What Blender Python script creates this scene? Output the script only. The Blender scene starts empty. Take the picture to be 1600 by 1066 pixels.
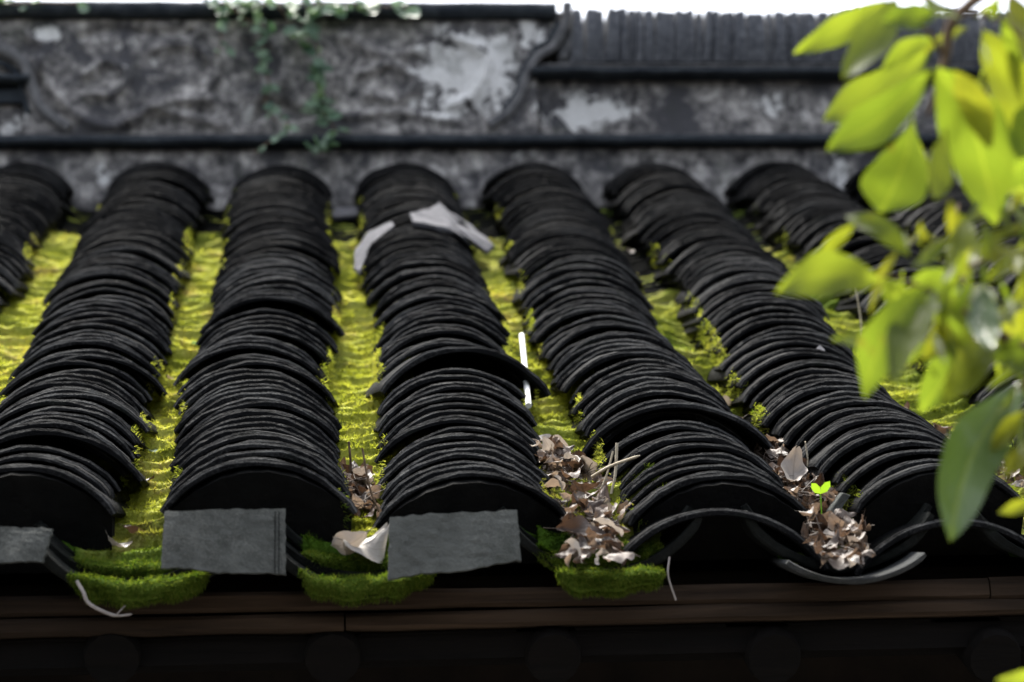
import bpy, math, random
import numpy as np
from mathutils import Vector, Matrix, Euler, noise as mnoise
random.seed(7); np.random.seed(7)
R_ = math.radians
sc = bpy.context.scene
C = sc.collection

# ------------------------------------------------------------------ camera
FPX = 3400.0                                   # focal length in pixels of a 1600 px wide frame
CAM = Vector((0.308, -2.2234, -0.263))
YAW, PIT, ROL = R_(5.188), R_(12.363), R_(-1.698)
Fw = Vector((math.sin(YAW)*math.cos(PIT), math.cos(YAW)*math.cos(PIT), math.sin(PIT)))
Rt0 = Vector((math.cos(YAW), -math.sin(YAW), 0)); Up0 = Rt0.cross(Fw)
Rt = Rt0*math.cos(ROL) + Up0*math.sin(ROL); Up = Up0*math.cos(ROL) - Rt0*math.sin(ROL)
cd = bpy.data.cameras.new('camera'); cam = bpy.data.objects.new('camera', cd); C.objects.link(cam)
cam.matrix_world = Matrix((( Rt.x, Up.x, -Fw.x, CAM.x), (Rt.y, Up.y, -Fw.y, CAM.y), (Rt.z, Up.z, -Fw.z, CAM.z), (0,0,0,1)))
cd.sensor_width = 36; cd.lens = FPX/1600*36; cd.clip_start = 0.05; cd.clip_end = 400
cd.dof.use_dof = True; cd.dof.focus_distance = 2.42; cd.dof.aperture_fstop = 4.1
cd.dof.aperture_blades = 7
sc.camera = cam

# ------------------------------------------------------------------ light
SUN_EL, SUN_AZ = R_(66), R_(-14)               # behind the ridge wall, a little to the left
w = bpy.data.worlds.new('World'); sc.world = w; w.use_nodes = True
nt = w.node_tree; nt.nodes.clear()
so = nt.nodes.new('ShaderNodeOutputWorld'); bg = nt.nodes.new('ShaderNodeBackground'); sky = nt.nodes.new('ShaderNodeTexSky')
sky.sky_type = 'NISHITA'; sky.sun_disc = False; sky.sun_elevation = SUN_EL; sky.sun_rotation = SUN_AZ
sky.air_density = 1.0; sky.dust_density = 4.0; sky.ozone_density = 1.0
bg.inputs[1].default_value = 0.15
hs = nt.nodes.new('ShaderNodeHueSaturation'); hs.inputs['Saturation'].default_value = .38       # a veiled, whitish sky
nt.links.new(sky.outputs[0], hs.inputs['Color']); nt.links.new(hs.outputs[0], bg.inputs[0]); nt.links.new(bg.outputs[0], so.inputs[0])
sl = bpy.data.lights.new('sun', 'SUN'); sl.energy = 2.7; sl.angle = R_(14); sl.color = (1.0, .96, .88)
sun = bpy.data.objects.new('sun', sl); C.objects.link(sun)
sd = Vector((math.sin(SUN_AZ)*math.cos(SUN_EL), math.cos(SUN_AZ)*math.cos(SUN_EL), math.sin(SUN_EL)))
sun.rotation_euler = sd.to_track_quat('Z', 'Y').to_euler(); sun.location = (0, 3, 6)
sc.view_settings.view_transform = 'Standard'; sc.view_settings.look = 'None'
sc.view_settings.exposure = 1.8; sc.view_settings.gamma = 1; sc.view_settings.use_curve_mapping = False
sc.cycles.max_bounces = 6; sc.cycles.transparent_max_bounces = 8

# ------------------------------------------------------------------ frames of reference used to lay things out
AL = R_(26)
V = Vector((0, math.cos(AL), math.sin(AL))); N = Vector((0, -math.sin(AL), math.cos(AL))); U = Vector((1, 0, 0))
def rp(u, v, n): return Vector((u, 0, 0)) + V*v + N*n
def ray(x, y): return (Fw + Rt*((x-800)/FPX) + Up*((533-y)/FPX))
def on_roof(x, y, n=0.0):
    r = ray(x, y); p0 = N*n; t = (p0-CAM).dot(N)/r.dot(N); p = CAM + r*t
    return p
def uv_roof(x, y, n=0.0):
    p = on_roof(x, y, n); return p.x, p.dot(V)
def at_y(x, y, Y):
    r = ray(x, y); return CAM + r*((Y-CAM.y)/r.y)
def at_d(x, y, d): return CAM + ray(x, y)*d
def to_px(p):
    d = Vector(p)-CAM; z = d.dot(Fw); return 800+FPX*d.dot(Rt)/z, 533-FPX*d.dot(Up)/z, z

# ------------------------------------------------------------------ object helpers
def tag(o, label=None, cat=None, group=None, kind=None):
    if label: o['label'] = label
    if cat: o['category'] = cat
    if group: o['group'] = group
    if kind: o['kind'] = kind
    return o
def link(name, me, m=None, parent=None):
    o = bpy.data.objects.new(name, me); C.objects.link(o)
    if m and me is not None and not me.materials: me.materials.append(m)
    if parent: o.parent = parent
    return o
def empty(name, loc=(0,0,0)):
    o = bpy.data.objects.new(name, None); C.objects.link(o); o.location = loc; o.empty_display_size = .05; return o
def mesh(name, vs, fs, smooth=False):
    me = bpy.data.meshes.new(name); me.from_pydata([tuple(v) for v in vs], [], fs); me.update()
    if smooth: me.polygons.foreach_set('use_smooth', [True]*len(me.polygons))
    return me
class MB:
    def __init__(s): s.v = []; s.f = []; s.sm = []
    def add(s, vs, fs, smooth=False, M=None):
        b = len(s.v); s.v += [tuple(M @ Vector(q)) if M is not None else tuple(q) for q in vs]
        s.f += [tuple(b+i for i in f) for f in fs]; s.sm += [smooth]*len(fs)
    def box(s, x0, x1, y0, y1, z0, z1, M=None):
        s.add([(x,y,z) for z in (z0,z1) for y in (y0,y1) for x in (x0,x1)],
              [(0,2,3,1),(4,5,7,6),(0,1,5,4),(2,6,7,3),(0,4,6,2),(1,3,7,5)], False, M)
    def tube(s, pts, rad, seg=7, cap=True):
        pts = [Vector(p) for p in pts]; n = len(pts)
        if not hasattr(rad, '__len__'): rad = [rad]*n
        vs = []; fs = []
        ref = Vector((0.13, .31, .94)).normalized()
        for i, p in enumerate(pts):
            t = (pts[min(i+1, n-1)]-pts[max(i-1, 0)]).normalized()
            a = t.cross(ref)
            if a.length < .05: a = t.cross(Vector((1, 0, 0)))
            a.normalize(); b = t.cross(a)
            for k in range(seg):
                q = 2*math.pi*k/seg; vs.append(p + (a*math.cos(q)+b*math.sin(q))*rad[i])
        for i in range(n-1):
            for k in range(seg):
                k2 = (k+1) % seg; fs.append((i*seg+k, i*seg+k2, (i+1)*seg+k2, (i+1)*seg+k))
        s.add(vs, fs, True)
        if cap:
            s.add(vs[:seg], [tuple(range(seg))]); s.add(vs[-seg:], [tuple(range(seg-1, -1, -1))])
    def mesh(s, name):
        me = mesh(name, s.v, s.f); me.polygons.foreach_set('use_smooth', s.sm); return me
    def build(s, name, m, parent=None): return link(name, s.mesh(name), m, parent)
def curve(pts, n=8):
    """smooth polyline through the points (Catmull-Rom)"""
    P = [Vector(p) for p in pts]; P = [P[0]*2-P[1]] + P + [P[-1]*2-P[-2]]; out = []
    for i in range(1, len(P)-2):
        for k in range(n):
            t = k/n; a, b, c, d = P[i-1], P[i], P[i+1], P[i+2]
            out.append(.5*((2*b)+(c-a)*t+(2*a-5*b+4*c-d)*t*t+(3*b-a-3*c+d)*t**3))
    out.append(P[-2]); return out

# ------------------------------------------------------------------ materials
def mat(name, rough=.8, spec=.5):
    m = bpy.data.materials.new(name); m.use_nodes = True; n = m.node_tree
    b = n.nodes['Principled BSDF']; b.inputs['Roughness'].default_value = rough; b.inputs['Specular IOR Level'].default_value = spec
    return m, n, b
def nod(n, t, **k):
    x = n.nodes.new(t)
    for a, v in k.items(): setattr(x, a, v)
    return x
def noise(n, scale, detail=6, rough=.6, vec=None, dist=0):
    x = nod(n, 'ShaderNodeTexNoise'); x.inputs['Scale'].default_value = scale; x.inputs['Detail'].default_value = detail
    x.inputs['Roughness'].default_value = rough; x.inputs['Distortion'].default_value = dist
    if vec is not None: n.links.new(vec, x.inputs['Vector'])
    return x.outputs['Fac']
def ramp(n, fac, stops, interp='LINEAR'):
    x = nod(n, 'ShaderNodeValToRGB'); x.color_ramp.interpolation = interp; e = x.color_ramp.elements
    while len(e) < len(stops): e.new(.5)
    for i, (p, c) in enumerate(stops):
        e[i].position = p; e[i].color = (c[0], c[1], c[2], 1) if hasattr(c, '__len__') else (c, c, c, 1)
    n.links.new(fac, x.inputs[0]); return x.outputs[0]
def mix(n, f, a, b, blend='MIX'):
    x = nod(n, 'ShaderNodeMix', data_type='RGBA', blend_type=blend)
    for i, v in ((0, f), (6, a), (7, b)):
        if hasattr(v, 'is_linked'): n.links.new(v, x.inputs[i])
        elif hasattr(v, '__len__'): x.inputs[i].default_value = (*v[:3], 1)
        else: x.inputs[i].default_value = v
    return x.outputs[2]
def math_(n, op, a, b=0.0, c=None, clamp=False):
    x = nod(n, 'ShaderNodeMath', operation=op); x.use_clamp = clamp
    for i, v in enumerate((a, b) if c is None else (a, b, c)):
        if hasattr(v, 'is_linked'): n.links.new(v, x.inputs[i])
        else: x.inputs[i].default_value = v
    return x.outputs[0]
def bump(n, b, h, strength=.5, dist=.002):
    x = nod(n, 'ShaderNodeBump'); x.inputs['Strength'].default_value = strength; x.inputs['Distance'].default_value = dist
    n.links.new(h, x.inputs['Height']); n.links.new(x.outputs[0], b.inputs['Normal'])
def gco(n): return nod(n, 'ShaderNodeNewGeometry').outputs['Position']

def tile_material(name, lo, hi, spot, rough=.72, spotamt=.66):
    m, n, b = mat(name, rough, .05)
    g = gco(n); oi = nod(n, 'ShaderNodeObjectInfo').outputs['Random']
    n1 = noise(n, 55, 8, .7, g); n2 = noise(n, 400, 5, .7, g); n3 = noise(n, 9, 4, .6, g)
    c = ramp(n, n1, [(.3, lo), (.7, hi)])
    c = mix(n, math_(n, 'MULTIPLY', oi, .45), c, tuple(x*1.6 for x in hi))
    sp = ramp(n, math_(n, 'ADD', math_(n, 'MULTIPLY', n2, .5), math_(n, 'MULTIPLY', n3, .5)), [(spotamt-.12, 0), (spotamt, 1)])
    c = mix(n, math_(n, 'MULTIPLY', sp, .42), c, spot)
    gr = ramp(n, noise(n, 23, 5, .6, g), [(.60, 0), (.72, 1)])
    c = mix(n, math_(n, 'MULTIPLY', gr, .35), c, (.007, .012, .005))
    rim = nod(n, 'ShaderNodeAttribute'); rim.attribute_name = 'rim'       # paler lower arris: worn clay plus its highlight painted in
    rf = math_(n, 'MULTIPLY', math_(n, 'POWER', rim.outputs['Fac'], 9.0), ramp(n, math_(n, 'ADD', math_(n, 'MULTIPLY', n1, .5), math_(n, 'MULTIPLY', n3, .5)), [(.40, 0), (.62, 1)]))
    c = mix(n, math_(n, 'MULTIPLY', rf, .6), c, tuple(min(1, x*2.2+.03) for x in spot))
    n.links.new(c, b.inputs['Base Color'])
    n.links.new(ramp(n, n1, [(.3, rough+.12), (.75, rough-.15)]), b.inputs['Roughness'])
    bump(n, b, math_(n, 'ADD', n1, math_(n, 'MULTIPLY', n2, .6)), 1.0, .0032)
    return m
M_tile = tile_material('weathered_clay', (.0012, .0012, .0014), (.0042, .0044, .0049), (.075, .075, .073), .62, .63)
M_valley = tile_material('valley_clay', (.004, .0045, .004), (.011, .012, .011), (.035, .035, .03))
M_grey = tile_material('grey_clay', (.026, .028, .025), (.088, .092, .085), (.2, .2, .18), .7, .62)
M_dip = tile_material('dark_grey_clay', (.02, .021, .021), (.05, .052, .052), (.12, .12, .12), .6)
M_pale = tile_material('pale_clay', (.05, .05, .056), (.125, .125, .135), (.3, .3, .31), .75, .75)

def simple_(name, lo, hi, scale=20, rough=.9):
    m, n, b = mat(name, rough, .08); g = gco(n); f = noise(n, scale, 8, .7, g)
    n.links.new(ramp(n, f, [(.3, lo), (.7, hi)]), b.inputs['Base Color']); bump(n, b, f, .9, .006); return m
def wood(name, lo, hi, sc_=(2, 30, 30)):
    m, n, b = mat(name, .8, .12)
    tc = nod(n, 'ShaderNodeTexCoord').outputs['Object']; mp = nod(n, 'ShaderNodeMapping'); mp.inputs['Scale'].default_value = sc_
    n.links.new(tc, mp.inputs[0]); v = mp.outputs[0]
    a = noise(n, 3.0, 8, .65, v, .6); d = noise(n, 1.2, 3, .5, tc)
    c = ramp(n, a, [(.28, lo), (.72, hi)]); c = mix(n, ramp(n, d, [(.4, 0), (.62, .75)]), c, tuple(x*.45 for x in lo))
    n.links.new(c, b.inputs['Base Color']); bump(n, b, a, .8, .003); return m
M_mortar = simple_('black_mortar', (.002, .002, .002), (.006, .006, .0055), 40)
M_wood = wood('old_brown_wood', (.010, .0065, .004), (.088, .057, .036), (1.4, 24, 24))
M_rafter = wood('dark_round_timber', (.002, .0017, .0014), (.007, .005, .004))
M_deck = wood('dark_boards', (.02, .015, .012), (.05, .037, .03))

def leaf_material(name, cols, trans=.5, rough=.45, tcol=None, spec=.4, hole=None, veins=False, vc=(.20, .25, .04)):
    m, n, b = mat(name, rough, spec); g = gco(n)
    oi = nod(n, 'ShaderNodeObjectInfo').outputs['Random']
    n1 = noise(n, 90, 5, .6, g); f = math_(n, 'ADD', math_(n, 'MULTIPLY', oi, .75), math_(n, 'MULTIPLY', n1, .25))
    c = ramp(n, f, [(i/(len(cols)-1)*.8+.1, q) for i, q in enumerate(cols)])
    if veins:
        at = nod(n, 'ShaderNodeAttribute'); at.attribute_name = 'lf'
        sx = nod(n, 'ShaderNodeSeparateXYZ'); n.links.new(at.outputs['Vector'], sx.inputs[0])
        sv = math_(n, 'SUBTRACT', math_(n, 'MULTIPLY', sx.outputs[0], 9.0), math_(n, 'MULTIPLY', math_(n, 'ABSOLUTE', sx.outputs[1]), 3.4))
        fr = math_(n, 'ABSOLUTE', math_(n, 'SUBTRACT', math_(n, 'FRACT', sv), .5))
        vm = ramp(n, fr, [(.40, 0), (.5, 1)]); mid = ramp(n, math_(n, 'ABSOLUTE', sx.outputs[1]), [(.0, 1), (.09, 0)])
        vv = math_(n, 'MAXIMUM', math_(n, 'MULTIPLY', vm, .45), mid)
        c = mix(n, math_(n, 'MULTIPLY', vv, .35), c, vc)
        bl = ramp(n, noise(n, 35, 4, .6, g), [(.66, 0), (.74, 1)]); c = mix(n, math_(n, 'MULTIPLY', bl, .55), c, (.09, .05, .02))
        bump(n, b, math_(n, 'ADD', vv, n1), .5, .001)
    else: bump(n, b, n1, .6, .001)
    n.links.new(c, b.inputs['Base Color'])
    tr = nod(n, 'ShaderNodeBsdfTranslucent'); 
    tc_ = mix(n, 1.0, c, tcol or (1.6, 1.5, .7), 'MULTIPLY'); n.links.new(tc_, tr.inputs[0])
    ms = nod(n, 'ShaderNodeMixShader'); ms.inputs[0].default_value = trans
    n.links.new(b.outputs[0], ms.inputs[1]); n.links.new(tr.outputs[0], ms.inputs[2])
    n.links.new(ms.outputs[0], n.nodes['Material Output'].inputs[0]); return m
M_leaf = leaf_material('branch_leaf', [(.075, .115, .018), (.09, .135, .02), (.115, .15, .024), (.075, .11, .018)], .65, .5, (1.9, 1.75, .7), veins=True)
M_leaf_y = leaf_material('yellow_leaf', [(.12, .15, .016), (.15, .17, .018), (.15, .155, .018)], .6, .4, (1.55, 1.5, .7), veins=True)
M_leaf_d = leaf_material('glossy_leaf', [(.05, .09, .03), (.06, .10, .035)], .3, .22, (1.6, 1.6, .6), .7, veins=True)
M_ivy = leaf_material('ivy_leaf', [(.06, .12, .08), (.14, .22, .15), (.28, .38, .28)], .35, .4, (1.5, 1.6, .8))
M_dead = leaf_material('dead_leaf', [(.022, .014, .010), (.065, .042, .030), (.13, .095, .072), (.29, .25, .215), (.07, .04, .025)], .25, .5, (1.2, 1.0, .8), veins=True, vc=(.02, .014, .01))
M_deadpale = leaf_material('pale_dead_leaf', [(.22, .19, .165), (.40, .37, .33)], .25, .5, (1.1, 1.0, .9), veins=True, vc=(.1, .075, .06))

def moss_material(name, trans):
    m, n, b = mat(name, .95, .1); g = gco(n)
    at = nod(n, 'ShaderNodeAttribute'); at.attribute_name = 'wet_shade'        # 0 dry and yellow, 1 green and dark; also carries painted shade
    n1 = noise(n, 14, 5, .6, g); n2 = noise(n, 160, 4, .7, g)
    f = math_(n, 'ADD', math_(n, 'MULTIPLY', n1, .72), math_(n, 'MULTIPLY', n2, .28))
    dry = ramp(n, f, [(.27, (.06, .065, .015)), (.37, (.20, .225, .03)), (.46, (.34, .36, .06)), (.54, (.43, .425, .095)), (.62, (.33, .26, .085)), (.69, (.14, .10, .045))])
    wet_shade = ramp(n, f, [(.32, (.02, .045, .005)), (.6, (.06, .12, .01)), (.75, (.12, .19, .02))])
    c = mix(n, at.outputs['Fac'], dry, wet_shade); n.links.new(c, b.inputs['Base Color'])
    bump(n, b, n2, 1, .004)
    if trans:
        tr = nod(n, 'ShaderNodeBsdfTranslucent'); n.links.new(mix(n, 1.0, c, (1.5, 1.5, .8), 'MULTIPLY'), tr.inputs[0])
        ms = nod(n, 'ShaderNodeMixShader'); ms.inputs[0].default_value = trans
        n.links.new(b.outputs[0], ms.inputs[1]); n.links.new(tr.outputs[0], ms.inputs[2]); n.links.new(ms.outputs[0], n.nodes['Material Output'].inputs[0])
    return m
M_moss = moss_material('moss_bed', 0); M_mossb = moss_material('moss_fibre', .45)

def plaster():
    m, n, b = mat('weathered_limewash', .9, .2); g = gco(n)
    sx = nod(n, 'ShaderNodeSeparateXYZ'); n.links.new(g, sx.inputs[0]); X, Z = sx.outputs[0], sx.outputs[2]
    na = noise(n, 11, 8, .7, g, .4); nb = noise(n, 30, 8, .72, g); nc = noise(n, 170, 4, .7, g); nd = noise(n, 5, 4, .6, g)
    base = ramp(n, nb, [(.36, (.035, .034, .036)), (.45, (.15, .143, .140)), (.55, (.35, .33, .315)), (.66, (.70, .67, .63))])
    base = mix(n, ramp(n, na, [(.40, 1), (.52, 0)]), base, (.075, .074, .08))
    # where the limewash is left: blobs at their own places on the wall, broken by noise
    tot = None
    for (px, py, rx, ry, a) in ((735, 110, 95, 80, 1.0), (700, 165, 60, 36, .8), (830, 55, 30, 34, .9), (75, 55, 26, 20, 1.0), (915, 170, 90, 32, .9), (1215, 158, 45, 32, .62),
                                (20, 190, 36, 26, .6), (370, 175, 60, 40, .42), (230, 90, 110, 50, .36), (165, 275, 60, 20, .55), (820, 242, 40, 10, .6), (990, 155, 50, 25, .4), (1310, 270, 18, 60, .7)):
        p = at_y(px, py, WY); rX = rx/800; rZ = ry/800
        dx = math_(n, 'DIVIDE', math_(n, 'SUBTRACT', X, p.x), rX); dz = math_(n, 'DIVIDE', math_(n, 'SUBTRACT', Z, p.z), rZ)
        r2 = math_(n, 'ADD', math_(n, 'MULTIPLY', dx, dx), math_(n, 'MULTIPLY', dz, dz))
        k = math_(n, 'MULTIPLY', math_(n, 'SUBTRACT', 1.0, math_(n, 'MULTIPLY', r2, .6), clamp=True), a)
        tot = k if tot is None else math_(n, 'MAXIMUM', tot, k)
    s = math_(n, 'ADD', math_(n, 'MULTIPLY', tot, .42), math_(n, 'ADD', math_(n, 'MULTIPLY', nb, 1.25), math_(n, 'MULTIPLY', na, .35)))
    mk = ramp(n, math_(n, 'MULTIPLY', s, .8), [(.815, 0), (.865, 1)])
    wh = ramp(n, nc, [(.3, (.6, .59, .57)), (.7, (.82, .81, .79))])
    c = mix(n, mk, base, wh)
    c = mix(n, math_(n, 'MULTIPLY', ramp(n, noise(n, 20, 4, .6, g), [(.58, 0), (.7, 1)]), .4), c, (.035, .045, .025))
    n.links.new(c, b.inputs['Base Color'])
    bump(n, b, math_(n, 'ADD', math_(n, 'ADD', nb, math_(n, 'MULTIPLY', nc, .4)), math_(n, 'MULTIPLY', mk, .3)), .9, .008); return m
LROOF = 2.065
WY = LROOF*math.cos(AL) + .02                   # face of the ridge wall
M_wall = plaster()
def simple(name, lo, hi, scale=20, rough=.85, b_=.6):
    m, n, b = mat(name, rough, .14); g = gco(n); f = noise(n, scale, 8, .7, g)
    n.links.new(ramp(n, f, [(.3, lo), (.7, hi)]), b.inputs['Base Color']); bump(n, b, f, b_, .004); return m
M_ledge = simple('blackened_mortar', (.012, .016, .022), (.05, .058, .066), 30)
M_relief = simple('stained_relief_plaster', (.04, .041, .046), (.2, .197, .197), 45)
M_cope = simple('coping_clay', (.03, .034, .042), (.17, .175, .19), 90)
M_twig = simple('brown_twig', (.07, .045, .03), (.2, .14, .09), 90)
M_bark = simple('bark', (.03, .022, .017), (.09, .07, .05), 40)
M_straw = simple('dry_straw', (.35, .29, .2), (.6, .54, .42), 70)
M_white = simple('bleached_cane', (.62, .62, .58), (.85, .85, .82), 60, .5)
M_ground = simple('courtyard_paving', (.08, .08, .075), (.2, .19, .18), 4)
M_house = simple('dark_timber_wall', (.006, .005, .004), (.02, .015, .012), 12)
M_root = simple('pale_root', (.25, .22, .2), (.42, .38, .36), 90)

# ================================================================== setting
g = mesh('ground', [(-150, -150, -3.6), (150, -150, -3.6), (150, 150, -3.6), (-150, 150, -3.6)], [(0, 1, 2, 3)])
tag(link('ground', g, M_ground), kind='structure')

def hash1(*a): return (math.sin(sum(x*y for x, y in zip(a, (12.9898, 78.233, 37.719))))*43758.5453) % 1.0

# ------------------------------------------------------------------ the roof
S = .24; TW = .176; TT = .0070
roof = empty('tiled_roof', rp(.5, 0, -.05)); bpy.context.view_layer.update()
tag(roof, 'old grey clay tile roof with arched tile ridges and mossy valleys below the plaster ridge wall', 'roof')
def child(o, p):
    o.parent = p; o.matrix_parent_inverse = p.matrix_world.inverted()
    return o
def pt(name, mb, m, p=roof): return child(mb.build(name, m), p)

def tile_mesh(name, seed, width, length, sag, t, convex=True, nseg=20, chip=.5, taper=.93, rag=1.0):
    rnd = random.Random(seed)
    rad = (width*width/4+sag*sag)/(2*sag); ha = math.asin(width/2/rad)
    rows = [(0, .0022), (.0022, 0), (.013, 0.0004), (length*.3, 0), (length, 0)]
    nz = [rnd.uniform(-.0010, .0010)*rag for _ in range(nseg+1)]
    for i in range(nseg+1): nz[i] += .0009*rag*math.sin(i*.7+seed*2.1)
    for _ in range(rnd.choice((0, 1, 2, 3))):
        if rnd.random() < chip:
            c = rnd.randrange(nseg+1)
            for k in (-1, 0, 1):
                if 0 <= c+k <= nseg: nz[c+k] += rnd.uniform(.001, .0055)*(1 if k == 0 else .5)
    rj = [rnd.uniform(-1, 1) for _ in range(nseg+1)]; warp = rnd.uniform(-.02, .02)*rag
    vs = []; fs = []; sm = []
    for (y, dr) in rows:
        tp = 1-(1-taper)*y/length
        for side in (0, 1):
            for i in range(nseg+1):
                a = -ha+2*ha*i/nseg; r = rad + (t-dr if side else (dr*.5)) + rag*(t*.09*math.sin(i*.9+seed*3)+t*.09*rj[i] if side else 0)
                if i in (0, nseg) and side: r -= t*.25
                x = math.sin(a)*r*tp; z = math.cos(a)*r - math.cos(ha)*rad + warp*x*(1-abs(x)/width)*1.5
                yy = y + (nz[i] if y < .01 else 0) + (.0006 if (side and y == 0) else 0)
                if not convex: z = sag + t - z
                vs.append((x, yy, z))
    K = nseg+1
    idx = lambda r, s, i: (r*2+s)*K+i
    def face(q, s):
        fs.append(tuple(q) if convex else tuple(reversed(q))); sm.append(s)
    for r in range(len(rows)-1):
        for i in range(nseg):
            face((idx(r,1,i), idx(r,1,i+1), idx(r+1,1,i+1), idx(r+1,1,i)), r > 0)
            face((idx(r,0,i), idx(r+1,0,i), idx(r+1,0,i+1), idx(r,0,i+1)), r > 0)
        face((idx(r,0,0), idx(r,1,0), idx(r+1,1,0), idx(r+1,0,0)), False)
        face((idx(r,0,nseg), idx(r+1,0,nseg), idx(r+1,1,nseg), idx(r,1,nseg)), False)
    e = len(rows)-1
    for i in range(nseg):
        face((idx(0,0,i), idx(0,0,i+1), idx(0,1,i+1), idx(0,1,i)), False)
        face((idx(e,0,i), idx(e,1,i), idx(e,1,i+1), idx(e,0,i+1)), False)
    me = mesh(name, vs, fs); me.polygons.foreach_set('use_smooth', sm)
    if convex:
        a_ = me.attributes.new('rim', 'FLOAT', 'POINT'); a_.data.foreach_set('value', [1.0 if (q//K == 1) else (.8 if q//K == 3 else 0.0) if False or q//K in (3,) else 0.0 for q in range(len(vs))])
    return me
COVER = [tile_mesh('cover_tile', i, TW*(1+.03*math.sin(i*1.7)),   .17, .045, TT*(1+.12*math.sin(i*2.9))) for i in range(14)]
for me in COVER: me.materials.append(M_tile)
VALLEY = [tile_mesh('valley_tile', 50+i, .19, .17, .052, .010, False) for i in range(6)]
for me in VALLEY: me.materials.append(M_valley)

# how each row of cover tiles wanders sideways and how high it stands, from the photograph
BOT_DH = {-1: .005, 0: .005, 1: 0, 2: -.010, 3: -.015, 4: -.010, 5: -.010, 6: -.006, 7: 0}
KNOT = {0: (30, 128, 165), 1: (400, 404, 426), 2: (738, 702, 676), 3: (1138, 985, 937), 4: (1500, 1262, 1202)}
KV = [0.0] + [uv_roof(700, y, .088)[1] for y in (548, 462)] + [LROOF]
KD = {k: [uv_roof(x, y, .088)[0]-k*S for x, y in zip(xs, (748, 548, 462))]+[0.0] for k, xs in KNOT.items()}
def col_u(k, v):
    d = .0045*math.sin(v*4.1+k*2.3)+.0035*math.sin(v*11+k*5.1)
    return k*S + d*min(1, v*3) + (float(np.interp(v, KV, KD[k])) if k in KD else 0)
def col_h(k, v):
    f = max(0, 1-v/.45)
    return .043 + BOT_DH.get(k, 0)*f + .0035*math.sin(v*7.3+k*1.9)
tiles = []
for k in range(-5, 11):
    rnd = random.Random(100+k); v = .002; jx = 0; i = 0
    while v < LROOF-.03:
        e = rnd.uniform(.0165, .0245) if v < .40 else rnd.uniform(.021, .034)
        if rnd.random() < .07: e += .011
        if rnd.random() < .10 and v > .1: jx = rnd.uniform(-.009, .009)
        jx *= .93
        tiles.append((k, v, col_u(k, v)+jx+rnd.uniform(-.0032, .0032), col_h(k, v)+rnd.uniform(-.0015, .002),
                      rnd.gauss(0, R_(2.4)), R_(18.5 if v < .45 else 15.5)+rnd.gauss(0, R_(1.6)), rnd.gauss(0, R_(1.8)), rnd.randrange(14), rnd.uniform(.95, 1.03)))
        v += e; i += 1
# a few tiles that have slipped or stand proud
def slip(k, v0, du=0, dh=0, rz=0, s=1.0, pitch=0):
    j = min((j for j in range(len(tiles)) if tiles[j][0] == k), key=lambda j: abs(tiles[j][1]-v0))
    t = list(tiles[j]); t[2] += du; t[3] += dh; t[4] += rz; t[8] *= s; t[5] += pitch; tiles[j] = tuple(t)
slip(0, uv_roof(90, 718, .08)[1], .010, .004, R_(3), 1.10); slip(0, uv_roof(150, 580, .08)[1], .014, .003, R_(4), 1.08)
slip(2, uv_roof(700, 588, .08)[1], .012, .006, R_(6), 1.14); slip(1, uv_roof(430, 588, .08)[1], .004, .006, R_(-5), 1.08)
slip(1, 0.0, 0, .002, R_(2), 1.07); slip(2, 0.0, 0, .002, R_(-2), 1.09); slip(3, 0.0, 0, .002, R_(1), 1.04)
slip(3, uv_roof(1080, 660, .08)[1], -.004, .006, R_(-3), 1.14); slip(0, 0.0, 0, 0, 0, 1.07); slip(4, 0.0, 0, 0, 0, 1.07)
slip(1, uv_roof(430, 490, .08)[1], .002, .002, R_(2), 1.05)
def roof_matrix(u, v, n, rz, pitch, roll, s=1.0):
    base = Matrix.Rotation(AL-pitch, 4, 'X')
    return Matrix.Translation(rp(u, v, n)) @ base @ Matrix.Rotation(rz, 4, 'Z') @ Matrix.Rotation(roll, 4, 'Y') @ Matrix.Diagonal((s, 1, s, 1))
vis = []
for t in tiles:
    x, y, z = to_px(rp(t[2], t[1], .06))
    vis.append((z+(0 if -190 < x < 1800 and y < 1150 else 100), t))
vis.sort(key=lambda q: q[0])
rest = MB()
for i, (z, t) in enumerate(vis):
    k, v, u, h, rz, pi_, ro, mi, s = t
    M = roof_matrix(u, v, h, rz, pi_, ro, s)
    if i < 300:
        o = link('tile', COVER[mi]); o.parent = roof; o.matrix_parent_inverse = roof.matrix_world.inverted(); o.matrix_basis = M
    else:
        me = COVER[mi]; vs = [v_.co for v_ in me.vertices]
        b = len(rest.v); rest.v += [tuple(M @ q) for q in vs]; rest.f += [tuple(b+q for q in p.vertices) for p in me.polygons]
        rest.sm += [p.use_smooth for p in me.polygons]
o = pt('far_tiles', rest, M_tile); o['kind'] = 'stuff'

# dark mortar packed into the open end of each row
for k in range(-5, 11):
    t = min((t for t in tiles if t[0] == k), key=lambda t: t[1]); hh = t[3]+.040; vs = []; fs = []; n_ = 20
    hw_ = TW/2*t[8]*.985
    for yy in (.010, .045):
        for i in range(n_+1):
            a = -1+2*i/n_; top = t[3]+.043*(1-a*a)+.0007*math.sin(i*2.3+k)
            q = .003*mnoise.noise(Vector((a*4+k, 0, 1)))
            vs.append(rp(t[2]+a*hw_, yy+q, top)); vs.append(rp(t[2]+a*hw_*.96, yy+q, -.012))
    K = 2*(n_+1)
    for i in range(n_): a = 2*i; fs += [(a, a+1, a+3, a+2), (a, a+2, K+a+2, K+a)]
    fs += [(0, K, K+1, 1), (2*n_, 2*n_+1, K+2*n_+1, K+2*n_)]
    mb = MB(); mb.add(vs, fs); pt('mortar_fill', mb, M_mortar)

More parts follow.
